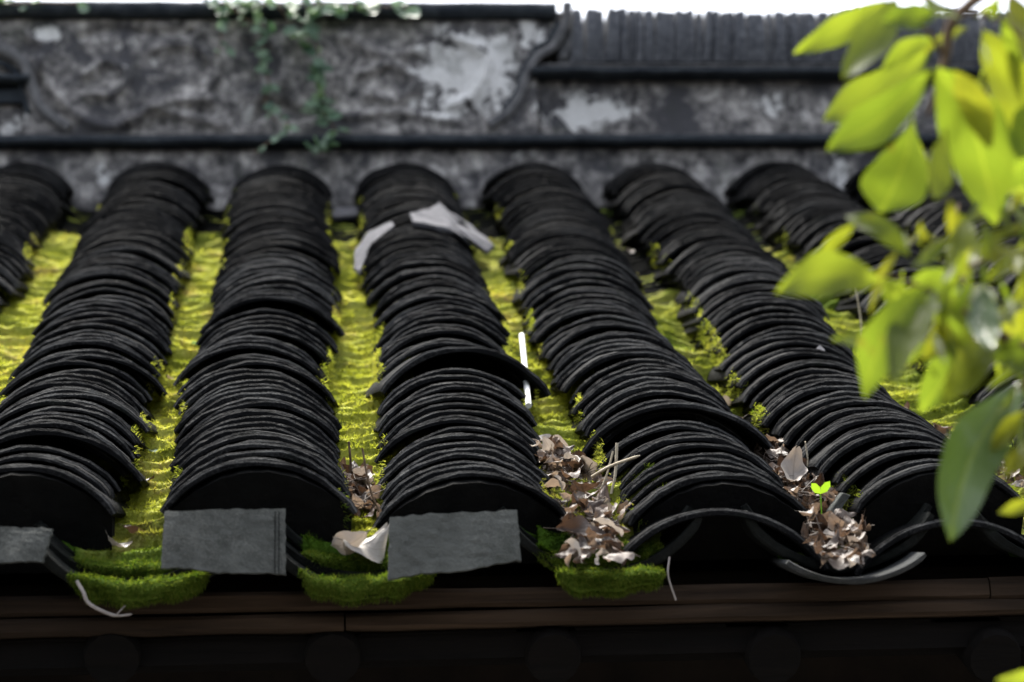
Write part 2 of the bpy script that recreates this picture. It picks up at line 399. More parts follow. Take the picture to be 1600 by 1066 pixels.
# valley tiles
VE = .032
rest = MB(); nval = 0
def val_u(k, v): return (col_u(k, v)+col_u(k+1, v))/2
for k in range(-5, 10):
    rnd = random.Random(300+k); v = -.078 if k < 2 else -.046
    while v < LROOF-.02:
        u = val_u(k, max(v, 0)); x, y, z = to_px(rp(u, v, 0))
        if True:
            M = roof_matrix(u+rnd.uniform(-.003, .003), v, -.009-(.004 if v < -.06 else 0)+rnd.uniform(-.001, .001), rnd.gauss(0, R_(1.2)), R_(15)+rnd.gauss(0, R_(.6)), rnd.gauss(0, R_(1)))
            me = VALLEY[rnd.randrange(6)]
            if (v < .14 or v > 1.50) and -160 < x < 1780:
                o = link('valley_tile', me); o.parent = roof; o.matrix_parent_inverse = roof.matrix_world.inverted(); o.matrix_basis = M; nval += 1
            else:
                b = len(rest.v); rest.v += [tuple(M @ q.co) for q in me.vertices]; rest.f += [tuple(b+q for q in p.vertices) for p in me.polygons]
                rest.sm += [p.use_smooth for p in me.polygons]
        v += VE
o = pt('valley_tiles_under_moss', rest, M_valley); o['kind'] = 'stuff'

# tiles that close the eave: three plates below the row fronts, one arched tile and the bare dip tile on the right
def plate(quad, Yn, thick, name, label, m, bow=.006):
    """quad: pixel corners tl,tr,br,bl; placed on a plane leaning back like the eave"""
    P = []
    for (x, y) in quad: P.append(at_y(x, y, Yn))
    tl, tr, br, bl = P; nu, nv = 28, 12; vs = []; fs = []
    for s in (0, 1):
        for j in range(nv+1):
            for i in range(nu+1):
                a, c = i/nu, j/nv
                p = tl.lerp(tr, a).lerp(bl.lerp(br, a), c)
                off = -bow*4*a*(1-a) - .0012*math.sin(7*a+3*c) + .02*c*0
                edge_ = (1 if j in (0, nv) else 0), (1 if i in (0, nu) else 0); jt = mnoise.noise(Vector((a*14, c*9, Yn*50+tl.x*9)))
                p = p + Vector((edge_[1]*.0016*jt, .0012*jt, edge_[0]*.0022*jt)) + Vector((0, off + s*thick - .012*c, .0015*math.sin(9*a)*(1 if j == nv else 0)))
                vs.append(p)
    K = nu+1; B = K*(nv+1)
    for j in range(nv):
        for i in range(nu):
            a = j*K+i; fs.append((a, a+K, a+K+1, a+1)); fs.append((B+a, B+a+1, B+a+K+1, B+a+K))
    for i in range(nu): fs += [(i, i+1, B+i+1, B+i), (nv*K+i, B+nv*K+i, B+nv*K+i+1, nv*K+i+1)]
    for j in range(nv): fs += [(j*K, B+j*K, B+(j+1)*K, (j+1)*K), (j*K+nu, (j+1)*K+nu, B+(j+1)*K+nu, B+j*K+nu)]
    mb = MB(); mb.add(vs, fs); o = pt(name, mb, m); o['label'] = label; return o
plate([(257, 800), (446, 795), (447, 902), (253, 890)], -.092, .011, 'eave_tile', 'smooth grey closing tile with a scored line near its right edge', M_grey)
plate([(609, 808), (808, 797), (813, 880), (606, 908)], -.092, .012, 'eave_tile', 'smooth grey closing tile with a slanting lower edge', M_grey)
plate([(-70, 822), (82, 826), (68, 882), (-75, 880)], -.092, .011, 'eave_tile', 'grey closing tile cut off by the picture edge', M_grey)
mb = MB()                                       # scored double line on the first plate
for x in (430, 436):
    a = at_y(x, 799, -.0955); b_ = at_y(x, 899, -.0955); mb.tube([a+Vector((0, -.0005, 0)), b_+Vector((0, -.0125, 0))], .0005, 5)
o = pt('scored_line', mb, M_tile)
# lower arched tile under the fourth row, and one row beyond
for (k, du) in ((3, -.004), (4, .0), (5, 0)):
    me = tile_mesh('arched_eave_tile', 80+k, .205, .15, .050, .008, True, 24, 0, .95, .3); me.materials.append(M_tile)
    o = link('arched_eave_tile', me); o.parent = roof; o.matrix_parent_inverse = roof.matrix_world.inverted()
    o.matrix_basis = roof_matrix(col_u(k, 0)+du, -.050, .003 if k == 3 else -.012, R_(1), R_(18), R_(4) if k == 3 else 0)
me = tile_mesh('dip_tile', 91, .138, .16, .022, .006, False, 24, 0, .95, .2); me.materials.append(M_dip)
o = link('dip_tile', me); o.parent = roof; o.matrix_parent_inverse = roof.matrix_world.inverted()
o.matrix_basis = roof_matrix(val_u(3, 0)+.006, -.088, -.006, R_(-1), R_(18), R_(-2)); o['label'] = 'bare curved eave tile with a grey rim'

# eave timber
def Zpx(y, Y, x=600): return at_y(x, y, Y).z
zb0, zt0 = Zpx(990, -.02, 300), Zpx(928, -.02, 300)
def eave_board(x0, x1, za, zb, y0, ph):
    nb = max(4, int((x1-x0)*26)); vs = []; fs = []
    for i in range(nb+1):
        x = x0+(x1-x0)*i/nb; w1 = .0012*math.sin(x*5+ph)+.0016*mnoise.noise(Vector((x*9, ph, 1))); w2 = .0012*math.sin(x*3.1+ph)+.0018*mnoise.noise(Vector((x*12, ph, 5)))
        for (y, z) in ((y0+.002, za+w2), (y0-.002, za+.004+w2), (y0-.0015, zb-.004+w1), (y0+.002, zb+w1), (y0+.04, zb+w1), (y0+.04, za+w2)):
            vs.append((x, y+.0010*mnoise.noise(Vector((x*22, z*90, ph))), z))
    for i in range(nb):
        for j in range(6): fs.append((i*6+j, (i+1)*6+j, (i+1)*6+(j+1) % 6, i*6+(j+1) % 6))
    fs += [(0, 1, 2, 3, 4, 5), tuple(nb*6+q for q in (5, 4, 3, 2, 1, 0))]
    mb = MB(); mb.add(vs, fs); return pt('fascia_board', mb, M_wood)
zm = zb0+(zt0-zb0)*.47
eave_board(-1.34, .995, zm+.0004, zt0, -.0215, 1); eave_board(.997, 2.4, zm-.0006, zt0, -.020, 2)
eave_board(-1.34, .330, zb0, zm-.0004, -.0225, 3); eave_board(.332, 2.4, zb0+.001, zm-.0016, -.0215, 4)
mb = MB(); zz = Zpx(965, -.02, 300)             # a lower, thinner board behind
mb.box(-1.2, 2.4, -.004, .10, zb0-.030, zb0-.004); pt('eave_batten', mb, M_rafter)
for i in range(-3, 9):
    x, y = 520+ (1210-520)/2*(i-1), 1012
    p = at_y(x, y, -.012); L = 2.3
    mb = MB(); a = Vector((p.x, -.012, p.z-.012)); ax = V.copy()
    pts = [a, a+ax*.01, a+ax*.8, a+ax*L]; mb.tube(pts, [.027, .0295, .031, .033], 14); pt('rafter', mb, M_rafter)
mb = MB()
Md = Matrix.Translation(rp(0, 0, 0)) @ Matrix.Rotation(AL, 4, 'X')
for i in range(18):
    v0 = .03+i*.116; mb.box(-1.34, 2.46, v0, v0+.112, -.050-.001*(i % 3), -.032, Md)
    b1 = MB(); b1.v, b1.f, b1.sm = mb.v, mb.f, mb.sm; pt('roof_board', b1, M_deck); mb = MB()

hw = empty('house_wall', (0.6, .75, -3.6)); bpy.context.view_layer.update()
tag(hw, 'dark timber house front in shadow beneath the tiled eave', 'house front')
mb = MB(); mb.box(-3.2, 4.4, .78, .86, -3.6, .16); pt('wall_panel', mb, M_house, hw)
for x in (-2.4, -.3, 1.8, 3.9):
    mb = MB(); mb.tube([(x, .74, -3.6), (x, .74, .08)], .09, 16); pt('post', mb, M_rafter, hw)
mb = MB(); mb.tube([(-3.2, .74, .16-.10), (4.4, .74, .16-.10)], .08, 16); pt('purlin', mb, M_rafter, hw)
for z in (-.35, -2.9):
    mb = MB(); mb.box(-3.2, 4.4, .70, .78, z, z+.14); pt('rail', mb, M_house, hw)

# the back slope of the roof and the ridge core, so the wall stands on something
mb = MB(); mb.add([(-1.5, WY+.30, rp(0, LROOF, 0).z-.02), (2.8, WY+.30, rp(0, LROOF, 0).z-.02), (2.8, WY+2.4, rp(0, LROOF, 0).z-1.05), (-1.5, WY+2.4, rp(0, LROOF, 0).z-1.05),
                   (-1.5, WY+.30, rp(0, LROOF, 0).z-.10), (2.8, WY+.30, rp(0, LROOF, 0).z-.10), (2.8, WY+2.4, rp(0, LROOF, 0).z-1.13), (-1.5, WY+2.4, rp(0, LROOF, 0).z-1.13)],
           [(0, 1, 2, 3), (4, 7, 6, 5), (0, 4, 5, 1), (2, 6, 7, 3), (0, 3, 7, 4), (1, 5, 6, 2)])
pt('back_slope', mb, M_tile)

# ------------------------------------------------------------------ ridge wall
rw = empty('ridge_wall', (.6, WY+.12, rp(0, LROOF, 0).z-.05)); bpy.context.view_layer.update()
tag(rw, 'weathered plaster ridge wall with scrolled centre panel, dark ledges and patches of old whitewash', 'wall')
zbase = rp(0, LROOF, 0).z-.08
def wz(x, y, Y=WY): return at_y(x, y, Y)
XL, XR = -1.35, 2.45
def relief(x, z):
    """how far the plaster stands out (metres) at a place on the wall; strokes of the worn scroll relief"""
    d = .0025*mnoise.noise(Vector((x*22, z*22, 1)))+.0022*mnoise.noise(Vector((x*60, z*60, 4)))
    for (P, wd, h) in STROKES:
        best = 9
        for a, b_ in zip(P[:-1], P[1:]):
            ab = b_-a; l2 = ab.length_squared; q = Vector((x, z))
            t = max(0, min(1, (q-a).dot(ab)/l2)); best = min(best, (q-(a+ab*t)).length_squared)
        if best < wd*wd*6: d += 1.6*h*math.exp(-best/(wd*wd))
    return d
STROKES = []
def stroke(pts, wd=.010, h=.012):
    c = curve([Vector((wz(x, y).x, wz(x, y).z, 0)) for x, y in pts], 5); STROKES.append(([Vector((q.x, q.y)) for q in c], wd, h))
stroke([(60, 95), (95, 160), (150, 198), (205, 196), (260, 165), (330, 160)]); stroke([(125, 60), (170, 45), (240, 52), (300, 48)], .008, -.010)
stroke([(200, 195), (235, 175), (290, 185), (350, 200)], .008, .010); stroke([(135, 120), (165, 100), (200, 118), (180, 150), (140, 150)], .009, .011)
stroke([(240, 80), (300, 75), (340, 110), (320, 150)], .010, .010); stroke([(380, 60), (430, 75), (445, 120), (410, 150)], .011, .011)
stroke([(390, 190), (430, 165), (480, 180), (520, 160)], .009, -.012); stroke([(540, 60), (600, 90), (660, 80)], .012, .010)
stroke([(560, 120), (610, 105), (650, 130), (620, 160), (575, 150)], .009, .010); stroke([(540, 185), (620, 178), (700, 190)], .008, .008)
stroke([(700, 60), (760, 90), (740, 150), (700, 170)], .010, .009); stroke([(30, 50), (70, 80), (60, 120)], .008, .009)
def wall_sheet(x0, x1, z0, z1, yoff, name, res=.0062, rel=True):
    nx = max(2, int((x1-x0)/res)); nz_ = max(2, int((z1-z0)/res)); vs = []; fs = []
    for j in range(nz_+1):
        for i in range(nx+1):
            x = x0+(x1-x0)*i/nx; z = z0+(z1-z0)*j/nz_
            vs.append((x, WY+yoff-(relief(x, z) if rel else 0), z))
    K = nx+1
    for j in range(nz_):
        for i in range(nx): a = j*K+i; fs.append((a, a+1, a+K+1, a+K))
    nf = len(vs)                                  # back and sides
    vs += [(x0, WY+.24, z0), (x1, WY+.24, z0), (x1, WY+.24, z1), (x0, WY+.24, z1)]
    top = [nz_*K+i for i in range(nx+1)]; bot = list(range(nx+1))
    fs += [(nf+1, nf, nf+3, nf+2), tuple(reversed(bot))+(nf, nf+1), tuple(top)+(nf+2, nf+3),
           tuple(j*K for j in range(nz_+1))+(nf+3, nf), tuple(j*K+nx for j in range(nz_, -1, -1))+(nf+1, nf+2)]
    mb = MB(); mb.add(vs, fs, True); return pt(name, mb, M_wall, rw)
zled = wz(430, 213).z                             # first ledge
ztopL = wz(430, 26).z; zled2 = wz(1100, 112).z; xP0, xP1 = wz(40, 120).x, wz(838, 120).x
wall_sheet(XL, XR, zbase, zled, .0, 'lower_plaster', .009)
wall_sheet(xP0, xP1, zled-.001, ztopL, -.006, 'scroll_panel')
wall_sheet(xP1+.0005, XR, zled-.001, zled2, .012, 'plaster_band', .009)
wall_sheet(XL, xP0-.0005, zled-.001, zled2+.01, .012, 'plaster_band', .009)
# panel wings inside the scrolled edges (right edge sweeps outwards towards the top)
def wing(pts, yoff, name):
    P = [wz(x, y) for x, y in pts]; n_ = len(P); vs = [(p.x, WY+yoff, p.z) for p in P]+[(p.x, WY+.236, p.z) for p in P]
    fs = [tuple(range(n_)), tuple(range(2*n_-1, n_-1, -1))]+[(i, i+n_, (i+1) % n_+n_, (i+1) % n_) for i in range(n_)]
    mb = MB(); mb.add(vs, fs); return pt(name, mb, M_wall, rw)
wing([(837, 100), (842, 85), (860, 72), (872, 52), (880, 20), (837, 20)], -.0045, 'panel_wing')
wing([(42, 118), (30, 100), (12, 82), (-60, 60), (-60, 25), (42, 25)], -.0045, 'panel_wing')
# mouldings
def moulding(pts, r, yoff, name, m, squash=1.0, n_=6, wob=.0012):
    c = curve([wz(x, y, WY) for x, y in pts], n_); c = [Vector((p.x, WY+yoff+wob*mnoise.noise(p*30), p.z+wob*mnoise.noise(p*25+Vector((5, 5, 5))))) for p in c]
    rr = [r*(1+.12*mnoise.noise(p*18)) for p in c]
    mb = MB(); mb.tube(c, rr, 10); return pt(name, mb, m, rw)
def ledge(x0, x1, z, h, out, name, m, slope=0, seg=120):
    vs = []; fs = []; prof = [(0.02, 0), (-out*.55, 0), (-out*.9, h*.25), (-out, h*.55), (-out*.85, h*.9), (-out*.4, h*1.05), (.02, h*1.1)]
    for i in range(seg+1):
        x = x0+(x1-x0)*i/seg; q = .0016*mnoise.noise(Vector((x*14, z, 3)))+.0008*mnoise.noise(Vector((x*50, z, 9)))
        for (a, b_) in prof: vs.append((x, WY+a*(1+.15*mnoise.noise(Vector((x*20, b_*50, 2)))), z+b_+q))
    K = len(prof)
    for i in range(seg):
        for j in range(K-1): fs.append((i*K+j, (i+1)*K+j, (i+1)*K+j+1, i*K+j+1))
    fs += [tuple(range(K)), tuple(range(seg*K+K-1, seg*K-1, -1))]
    mb = MB(); mb.add(vs, fs, True); return pt(name, mb, m, rw)
zL = wz(430, 226, WY-.03).z
ledge(XL, XR, zL, .020, .034, 'ledge', M_ledge)
ledge(XL, XR, zL+.020, .006, .022, 'ledge_lip', M_relief)
z2 = wz(1150, 116, WY-.03).z
ledge(wz(830, 110).x, XR, z2, .016, .034, 'upper_ledge', M_ledge); ledge(wz(845, 110).x, XR, z2+.017, .008, .024, 'ledge_lip', M_relief)
z3 = wz(20, 128, WY-.03).z
ledge(XL, wz(48, 130).x, z3, .018, .034, 'upper_ledge', M_ledge); 
mb = MB(); a = wz(-80, 150); b_ = wz(44, 150); mb.box(XL, b_.x, WY-.004, WY+.0115, a.z-.014, a.z+.012); pt('ledge_underside', mb, M_ledge, rw)
# top coping of the panel
ztop = wz(430, 27, WY-.02).z
ledge(wz(-120, 30).x, wz(868, 30).x, ztop, .034, .030, 'panel_coping', M_ledge)
mb = MB(); mb.box(wz(-120, 30).x, wz(868, 30).x, WY+.015, WY+.235, ztop-.004, ztop+.034); pt('coping_bed', mb, M_ledge, rw)
moulding([(886, 8), (882, 40), (862, 76), (838, 92), (823, 118), (812, 150), (792, 180), (764, 199)], .0105, -.010, 'scroll_moulding', M_relief)
moulding([(872, 38), (856, 66), (836, 80), (816, 112), (806, 146), (786, 172)], .0055, -.010, 'scroll_fillet', M_ledge)
moulding([(-40, 66), (10, 84), (40, 104), (52, 140), (68, 174), (108, 204)], .0115, -.010, 'scroll_moulding', M_relief)
moulding([(-40, 88), (6, 102), (28, 118), (36, 150), (46, 180)], .006, -.004, 'scroll_fillet', M_ledge)
moulding([(900, 20), (895, 60), (880, 92)], .008, -.002, 'scroll_fillet', M_relief)
# the bed under the upright coping tiles
zc0, zc1 = wz(1150, 100, WY).z, wz(1150, 22, WY).z
mb = MB(); mb.box(wz(880, 90).x, XR, WY-.004, WY+.235, z2+.024, zc0-.001); pt('coping_bed', mb, M_relief, rw)
x = wz(890, 60).x; rnd = random.Random(5); n_ct = 0
while x < XR-.02:
    t = rnd.uniform(.0115, .0145); h = (zc1-zc0)*(1+rnd.uniform(-.025, .025))+.003*math.sin(x*9)
    lean = rnd.gauss(.06, .03); mb = MB(); vs = []; fs = []; nn = 6
    d0 = rnd.uniform(-.006, .003)
    for s in (0, 1):                               # an arched tile seen on edge: the profile bows over its depth
        for j in range(nn+1):
            c = j/nn; bow = .020*4*c*(1-c)
            for yy in (0, 1):
                vs.append((s*t*.86 + lean*c*h + .001*math.sin(c*5), -.010+d0+bow*.0 - .012*math.sin(c*2.6) + yy*.14, c*h))
    K = 2*(nn+1)
    for j in range(nn):
        a = 2*j; fs += [(a, a+1, a+3, a+2), (K+a, K+a+2, K+a+3, K+a+1), (a, a+2, K+a+2, K+a), (a+1, K+a+1, K+a+3, a+3)]
    fs += [(0, K, K+1, 1), (2*nn, 2*nn+1, K+2*nn+1, K+2*nn)]
    mb.add([(a+x, b_+WY+.0, c_+zc0) for a, b_, c_ in vs], fs); pt('coping_tile', mb, M_cope, rw); n_ct += 1
    x += t
mb = MB(); mb.box(wz(872, 60).x, wz(891, 60).x, WY+.0, WY+.235, z2+.024, zc1-.006); pt('coping_end', mb, M_relief, rw)
# a rough back fill behind the upright tiles
mb = MB(); mb.box(wz(905, 60).x, XR, WY+.135, WY+.20, zc0, zc1-.008); pt('coping_core', mb, M_ledge, rw)

# ------------------------------------------------------------------ moss
def fbm(u, v, s, o=4): return mnoise.fractal(Vector((u*s, v*s, 3.3)), 1.0, 2.0, o)
def profile(du):                                  # bed of the valley, n above the roof plane
    r = .105; return r-math.sqrt(max(r*r-du*du, 1e-6))
def mask(k, du, v):
    """thickness of the moss 0..1"""
    m = {-1: 1.0, 0: .95, 1: .95, 2: .88, 3: .50, 4: .46, 5: .42, 6: .4}.get(k, .8 if k < 0 else .4)
    nz = fbm(k*3.1+du*1.0, v, 7)
    m = m + nz*(.55 if k <= 2 else 1.0)
    m -= max(0, (v-1.66)/.16)*.7+max(0, (v-1.35)/.5)*(.55 if k <= 2 else .9)
    if k >= 2: m -= max(0, (v-1.15)/.5)*.35
    if v < .03 and k >= 3: m *= .25
    return max(0, min(1, m))
def vsurf(k, du, v):
    f = ((v+.046)/VE) % 1.0
    m = mask(k, du, v)
    rip = .0175*abs(0.5+.5*math.cos(2*math.pi*(f-.06)+.8*math.sin(2*math.pi*f)+1.9*fbm(k*2+du*1.5, v, 5)))**1.7
    amp = max(.40, .95+.9*fbm(k*5+du, v, 6))
    th = -.010+.016*m
    if v < .03: th -= .016*(abs(du)/EDGE)**3*min(1, (.03-v)/.04)
    n = .0005+profile(du)*.9+rip*amp*min(1, .25+m*1.4)+th+.0055*fbm(k+du, v, 26)+.002*fbm(k*2+du, v, 90, 2)
    return n, m
def wet_shade_at(k, v):
    if v < .012: return .95  # shade at the eave painted into the moss tone
    b = {-1: .05, 0: .08, 1: .08, 2: .12, 3: .32, 4: .4, 5: .45, 6: .45}.get(k, .1 if k < 0 else .45)
    return min(1, b + max(0, .40-v*3.2)*.8 + (max(0, v-1.4)*.5))  # greener per valley, painted eave shade fading upslope, darker again towards the wall
moss = empty('moss', rp(.5, .5, 0)); moss_v, moss_f, moss_w = [], [], []

rndn = np.random.RandomState(3)
GN = 26; DV = .0036
EDGE = .078
for k in range(-5, 10):
    nv = int((LROOF-.03+.040)/DV)
    start = len(moss_v); grid = []
    for j in range(nv+1):
        v = -.036+j*DV; uc = val_u(k, max(v, 0)); row = []
        for i in range(GN+1):
            du = (-1+2*i/GN)*EDGE*(.80 if v < .0 else 1.0)
            n, m = vsurf(k, du, v); p = rp(uc+du, v, n); row.append(p); moss_v.append(tuple(p)); moss_w.append(min(1, max(0, .45*(abs(du)/EDGE)**3+wet_shade_at(k, v)+.65*fbm(k*4+du, v, 9))))  # edge term paints the shade beside the tile rows into the moss
        grid.append(row)
    K = GN+1
    for j in range(nv):
        for i in range(GN): a = start+j*K+i; moss_f.append((a, a+1, a+K+1, a+K))
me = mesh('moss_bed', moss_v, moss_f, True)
at = me.attributes.new('wet_shade', 'FLOAT', 'POINT'); at.data.foreach_set('value', moss_w)
bpy.data.objects.remove(moss)
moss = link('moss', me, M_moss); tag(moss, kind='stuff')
tag(moss, 'bright yellow-green moss bed filling the rippled valleys between the tile ridges', 'moss')
# fibres
base = []; vec = []; wet_shade = []
def scatter(k, v0, v1, dens, ln):
    area = (v1-v0)*2*EDGE*.9; cnt = int(area*dens)
    for _ in range(cnt):
        v = random.uniform(v0, v1); du = random.uniform(-1, 1)*EDGE*(.82 if v < 0 else (1.02 if v < .06 else .93))
        u = val_u(k, max(v, 0))+du
        n, m = vsurf(k, du, v)
        if m < .28 or random.random() > m*1.3: continue
        if abs(du) < .055:
            pass
        p = rp(u, v, n-.001)
        l = ln*random.uniform(.5, 1.35)*max(.45, 1+1.3*fbm(k*3+du, v, 34, 2))
        d = (N*random.uniform(.35, 1.0)+U*random.gauss(0, .45)-V*random.uniform(-.1, .9)).normalized()*l
        base.append(p); vec.append(d); wet_shade.append(min(1, max(0, .45*(abs(du)/EDGE)**3+wet_shade_at(k, v)+.65*fbm(k*4+du, v, 9)+random.gauss(0, .08))))  # fibres carry the same painted edge shade
for k in range(-5, 10):
    dens = (1.0 if k <= 4 else .6) if -1 <= k < 7 else .12
    scatter(k, -.036, .10, 9.0e5*dens, .0050)
    scatter(k, .10, .75, 4.6e5*dens, .0052)
    scatter(k, .75, 1.35, 2.6e5*dens, .0056)
    scatter(k, 1.35, 2.0, 1.3e5*dens, .006)
# thick moss rolls on the fronts of the two lowest valley tiles
roll_v, roll_f, roll_w = [], [], []
for k in range(-1, 7):
    for (rv, rn, hw, rr, off) in ((-.036, .004, .062, .0085, 0), (-.076, -.003, .066, .0105, .004)):
        if k == 3 or (k >= 4): continue
        if k == 2 and rv < -.06: hw *= .8
        nu_, ns = 44, 14; b0 = len(roll_v); hs_ = random.uniform(-.006, .006)
        for i in range(nu_+1):
            a = -1+2*i/nu_; du = a*hw; env = (1-abs(a)**5)**.5 if abs(a) < 1 else .02
            c0 = rp(val_u(k, 0)+du+hs_, rv, rn+profile(du)*.62+.005*fbm(k+du*2, rv, 18))
            for q in range(ns):
                an = 2*math.pi*q/ns; up_, fr_ = math.cos(an), math.sin(an)
                R1 = rr*env*(1+.55*mnoise.noise(Vector((du*38+k*9, up_*.9, fr_*.9+rv*50)))); R1 = max(R1, .001)
                d_ = N*up_*(.75 if up_ > 0 else 1.25)-V*fr_*.9
                p = c0+d_*R1+V*.004; roll_v.append(tuple(p)); roll_w.append(.9)  # rolls get the dark eave tone, shade put into the colour
                if fr_ > -.5:
                    for _ in range(11):
                        pp = p+U*random.uniform(-.5, .5)*hw*2/nu_*1.4+Vector((0, random.uniform(-.001, .001), random.uniform(-.0022, .0022)))
                        base.append(pp); wet_shade.append(min(1, .8+random.uniform(-.15, .25)))
                        vec.append((d_*1.0+Vector((random.gauss(0, .45), random.gauss(0, .3), -.55+random.gauss(0, .4)))).normalized()*random.uniform(.0025, .0062))
        for i in range(nu_):
            for q in range(ns): q2 = (q+1) % ns; roll_f.append((b0+i*ns+q, b0+i*ns+q2, b0+(i+1)*ns+q2, b0+(i+1)*ns+q))
me = mesh('moss_rolls', roll_v, roll_f, True)
at = me.attributes.new('wet_shade', 'FLOAT', 'POINT'); at.data.foreach_set('value', roll_w)
mr = link('moss_rolls', me, M_moss, moss); mr['kind'] = 'stuff'
# moss creeping up the sides of the tile rows
for (k, v, u, h, *_r) in tiles:
    x, y, z = to_px(rp(u, v, .05))
    if not (-50 < x < 1650): continue
    for side in (-1, 1):
        kk = k-1 if side < 0 else k
        if kk < -1 or kk > 6: continue
        a = fbm(k*9+side*3, v, 11)+.10-(.18 if kk >= 3 else 0)-max(0, v-1.4)*.6
        if a < 0: continue
        for _ in range(int((260 if v < .9 else 90)*min(1, a*2.2))):
            q = random.random(); hh = random.uniform(-.022, .014*min(1, a*2+.2))
            p = rp(u+side*(TW/2*.985-max(0, hh)*.35+random.uniform(-.002, .003)), v+random.uniform(.0, .04), h+hh)
            base.append(p); wet_shade.append(min(1, max(0, wet_shade_at(kk, v)*.6+.25+random.gauss(0, .15))))
            vec.append((U*side*random.uniform(.1, .8)+N*random.uniform(-.5, .6)-V*random.uniform(0, .8)).normalized()*random.uniform(.003, .0085))
nB = len(base); Bb = np.array([tuple(p) for p in base]); Bv = np.array([tuple(p) for p in vec]); Wt = np.array(wet_shade)
side = np.cross(Bv, rndn.normal(size=(nB, 3))); side /= np.linalg.norm(side, axis=1)[:, None]+1e-9
wd = rndn.uniform(.00035, .0007, size=(nB, 1))*(1+.35*np.clip(Bb[:, 1:2], 0, 2))
co = np.empty((nB, 3, 3)); co[:, 0] = Bb-side*wd; co[:, 1] = Bb+side*wd; co[:, 2] = Bb+Bv
me = bpy.data.meshes.new('moss_fibres'); me.vertices.add(nB*3); me.vertices.foreach_set('co', co.reshape(-1))
me.loops.add(nB*3); me.loops.foreach_set('vertex_index', np.arange(nB*3)); me.polygons.add(nB)
me.polygons.foreach_set('loop_start', np.arange(nB)*3); me.update(calc_edges=True)
at = me.attributes.new('wet_shade', 'FLOAT', 'POINT'); at.data.foreach_set('value', np.repeat(Wt, 3))
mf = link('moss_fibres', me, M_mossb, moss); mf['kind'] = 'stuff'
print('blades', nB, 'valley tiles', nval, 'coping tiles', n_ct)

# ------------------------------------------------------------------ dead leaves
def dead_leaf_mesh(seed):
    r = random.Random(seed); L = 1.0; nu, nv = 12, 6; vs = []; fs = []
    curl = r.uniform(.3, 2.2)*r.choice((-1, 1)); cup = r.uniform(.2, 1.5)*r.choice((-1, 1)); wd = r.uniform(.20, .30); tw = r.uniform(-1.3, 1.3); ph = r.uniform(0, 6)
    for i in range(nu+1):
        s = i/nu; wv = wd*math.sin(math.pi*min(1, s*.96+.02))**.75*(1+.14*math.sin(s*11+ph))
        # bend along the length
        th = curl*(s-.5); x = math.sin(th)/curl if abs(curl) > .01 else s; z = (1-math.cos(th))/curl
        for j in range(nv+1):
            c = (j/nv-.5)*2; y = wv*c; zz = cup*wv*(abs(c)**1.4)*.8 + .035*math.sin(s*9+c*3+ph)+.022*math.sin(s*17-c*5)-.02*(1-abs(c))*2
            a = tw*(s-.5); y2 = y*math.cos(a)-zz*math.sin(a); z2_ = y*math.sin(a)+zz*math.cos(a)
            vs.append((x, y2, z+z2_))
    K = nv+1
    for i in range(nu):
        for j in range(nv): a = i*K+j; fs.append((a, a+K, a+K+1, a+1))
    at_ = [(i/nu, (j/nv-.5)*2, 0) for i in range(nu+1) for j in range(nv+1)]+[(0, 0, 0)]*6
    # petiole
    b = len(vs); p0 = Vector(vs[nv//2]); d = (p0-Vector(vs[K+nv//2])).normalized()
    for q in (0, .22):
        for k in range(3): an = k*2.09; vs.append(p0+d*q+Vector((0, math.cos(an)*.012, math.sin(an)*.012)))
    for k in range(3): fs.append((b+k, b+(k+1) % 3, b+3+(k+1) % 3, b+3+k))
    me = mesh('dead_leaf', vs, fs, True); a_ = me.attributes.new('lf', 'FLOAT_VECTOR', 'POINT'); a_.data.foreach_set('vector', [x for q in at_ for x in q]); return me
DEAD = [dead_leaf_mesh(i) for i in range(16)]; DEADP = [m.copy() for m in DEAD[:6]]
for m_ in DEAD: m_.materials.append(M_dead)
for m_ in DEADP: m_.materials.append(M_deadpale)
def dead(p, size, label, group=None, pale=False, rot=None, name='dead_leaf'):
    o = link(name, random.choice(DEADP if pale else DEAD)); o.location = p
    o.rotation_euler = rot or (random.uniform(-.9, .9), random.uniform(-.9, .9), random.uniform(0, 6.28)); o.scale = (size,)*3
    tag(o, label, 'dead leaf', group); return o
def pile(poly, cnt, h, label, group, smin=.022, smax=.046, paleprob=.12):
    """poly: list of (x centre, y, half width px) along the valley"""
    for i in range(cnt):
        t = random.random()*(len(poly)-1); a = int(t); f = t-a
        x, y, w_ = [poly[a][q]*(1-f)+poly[a+1][q]*f for q in range(3)]
        x += random.uniform(-1, 1)*w_
        lift = random.uniform(.004, h); p = on_roof(x, y, .012+lift)
        dead(p, random.uniform(smin, smax), label, group, random.random() < paleprob)
ZN = ('wall end', 'middle', 'eave end')
def heap(poly, cnt, h, where, group, smin, smax, pp=.12):
    for z in range(3):
        t0, t1 = z/3*(len(poly)-1), (z+1)/3*(len(poly)-1); sub = []
        for t in (t0, (t0+t1)/2, t1):
            a = min(int(t), len(poly)-2); f = t-a; sub.append(tuple(poly[a][q]*(1-f)+poly[a+1][q]*f for q in range(3)))
        pile(sub, int(cnt/3*(1-pp)), h, 'brown curled leaf, %s of the %s' % (ZN[z], where), '%s, brown leaves at its %s' % (group, ZN[z]), smin, smax, 0)
        pile(sub, max(2, int(cnt/3*pp)), h+.008, 'pale dry leaf, %s of the %s' % (ZN[z], where), '%s, pale leaves at its %s' % (group, ZN[z]), smin, smax, 1)
heap([(545, 722, 18), (558, 745, 26), (565, 775, 28), (572, 810, 24)], 42, .024, 'small heap between second and third ridges', 'small heap', .016, .032)
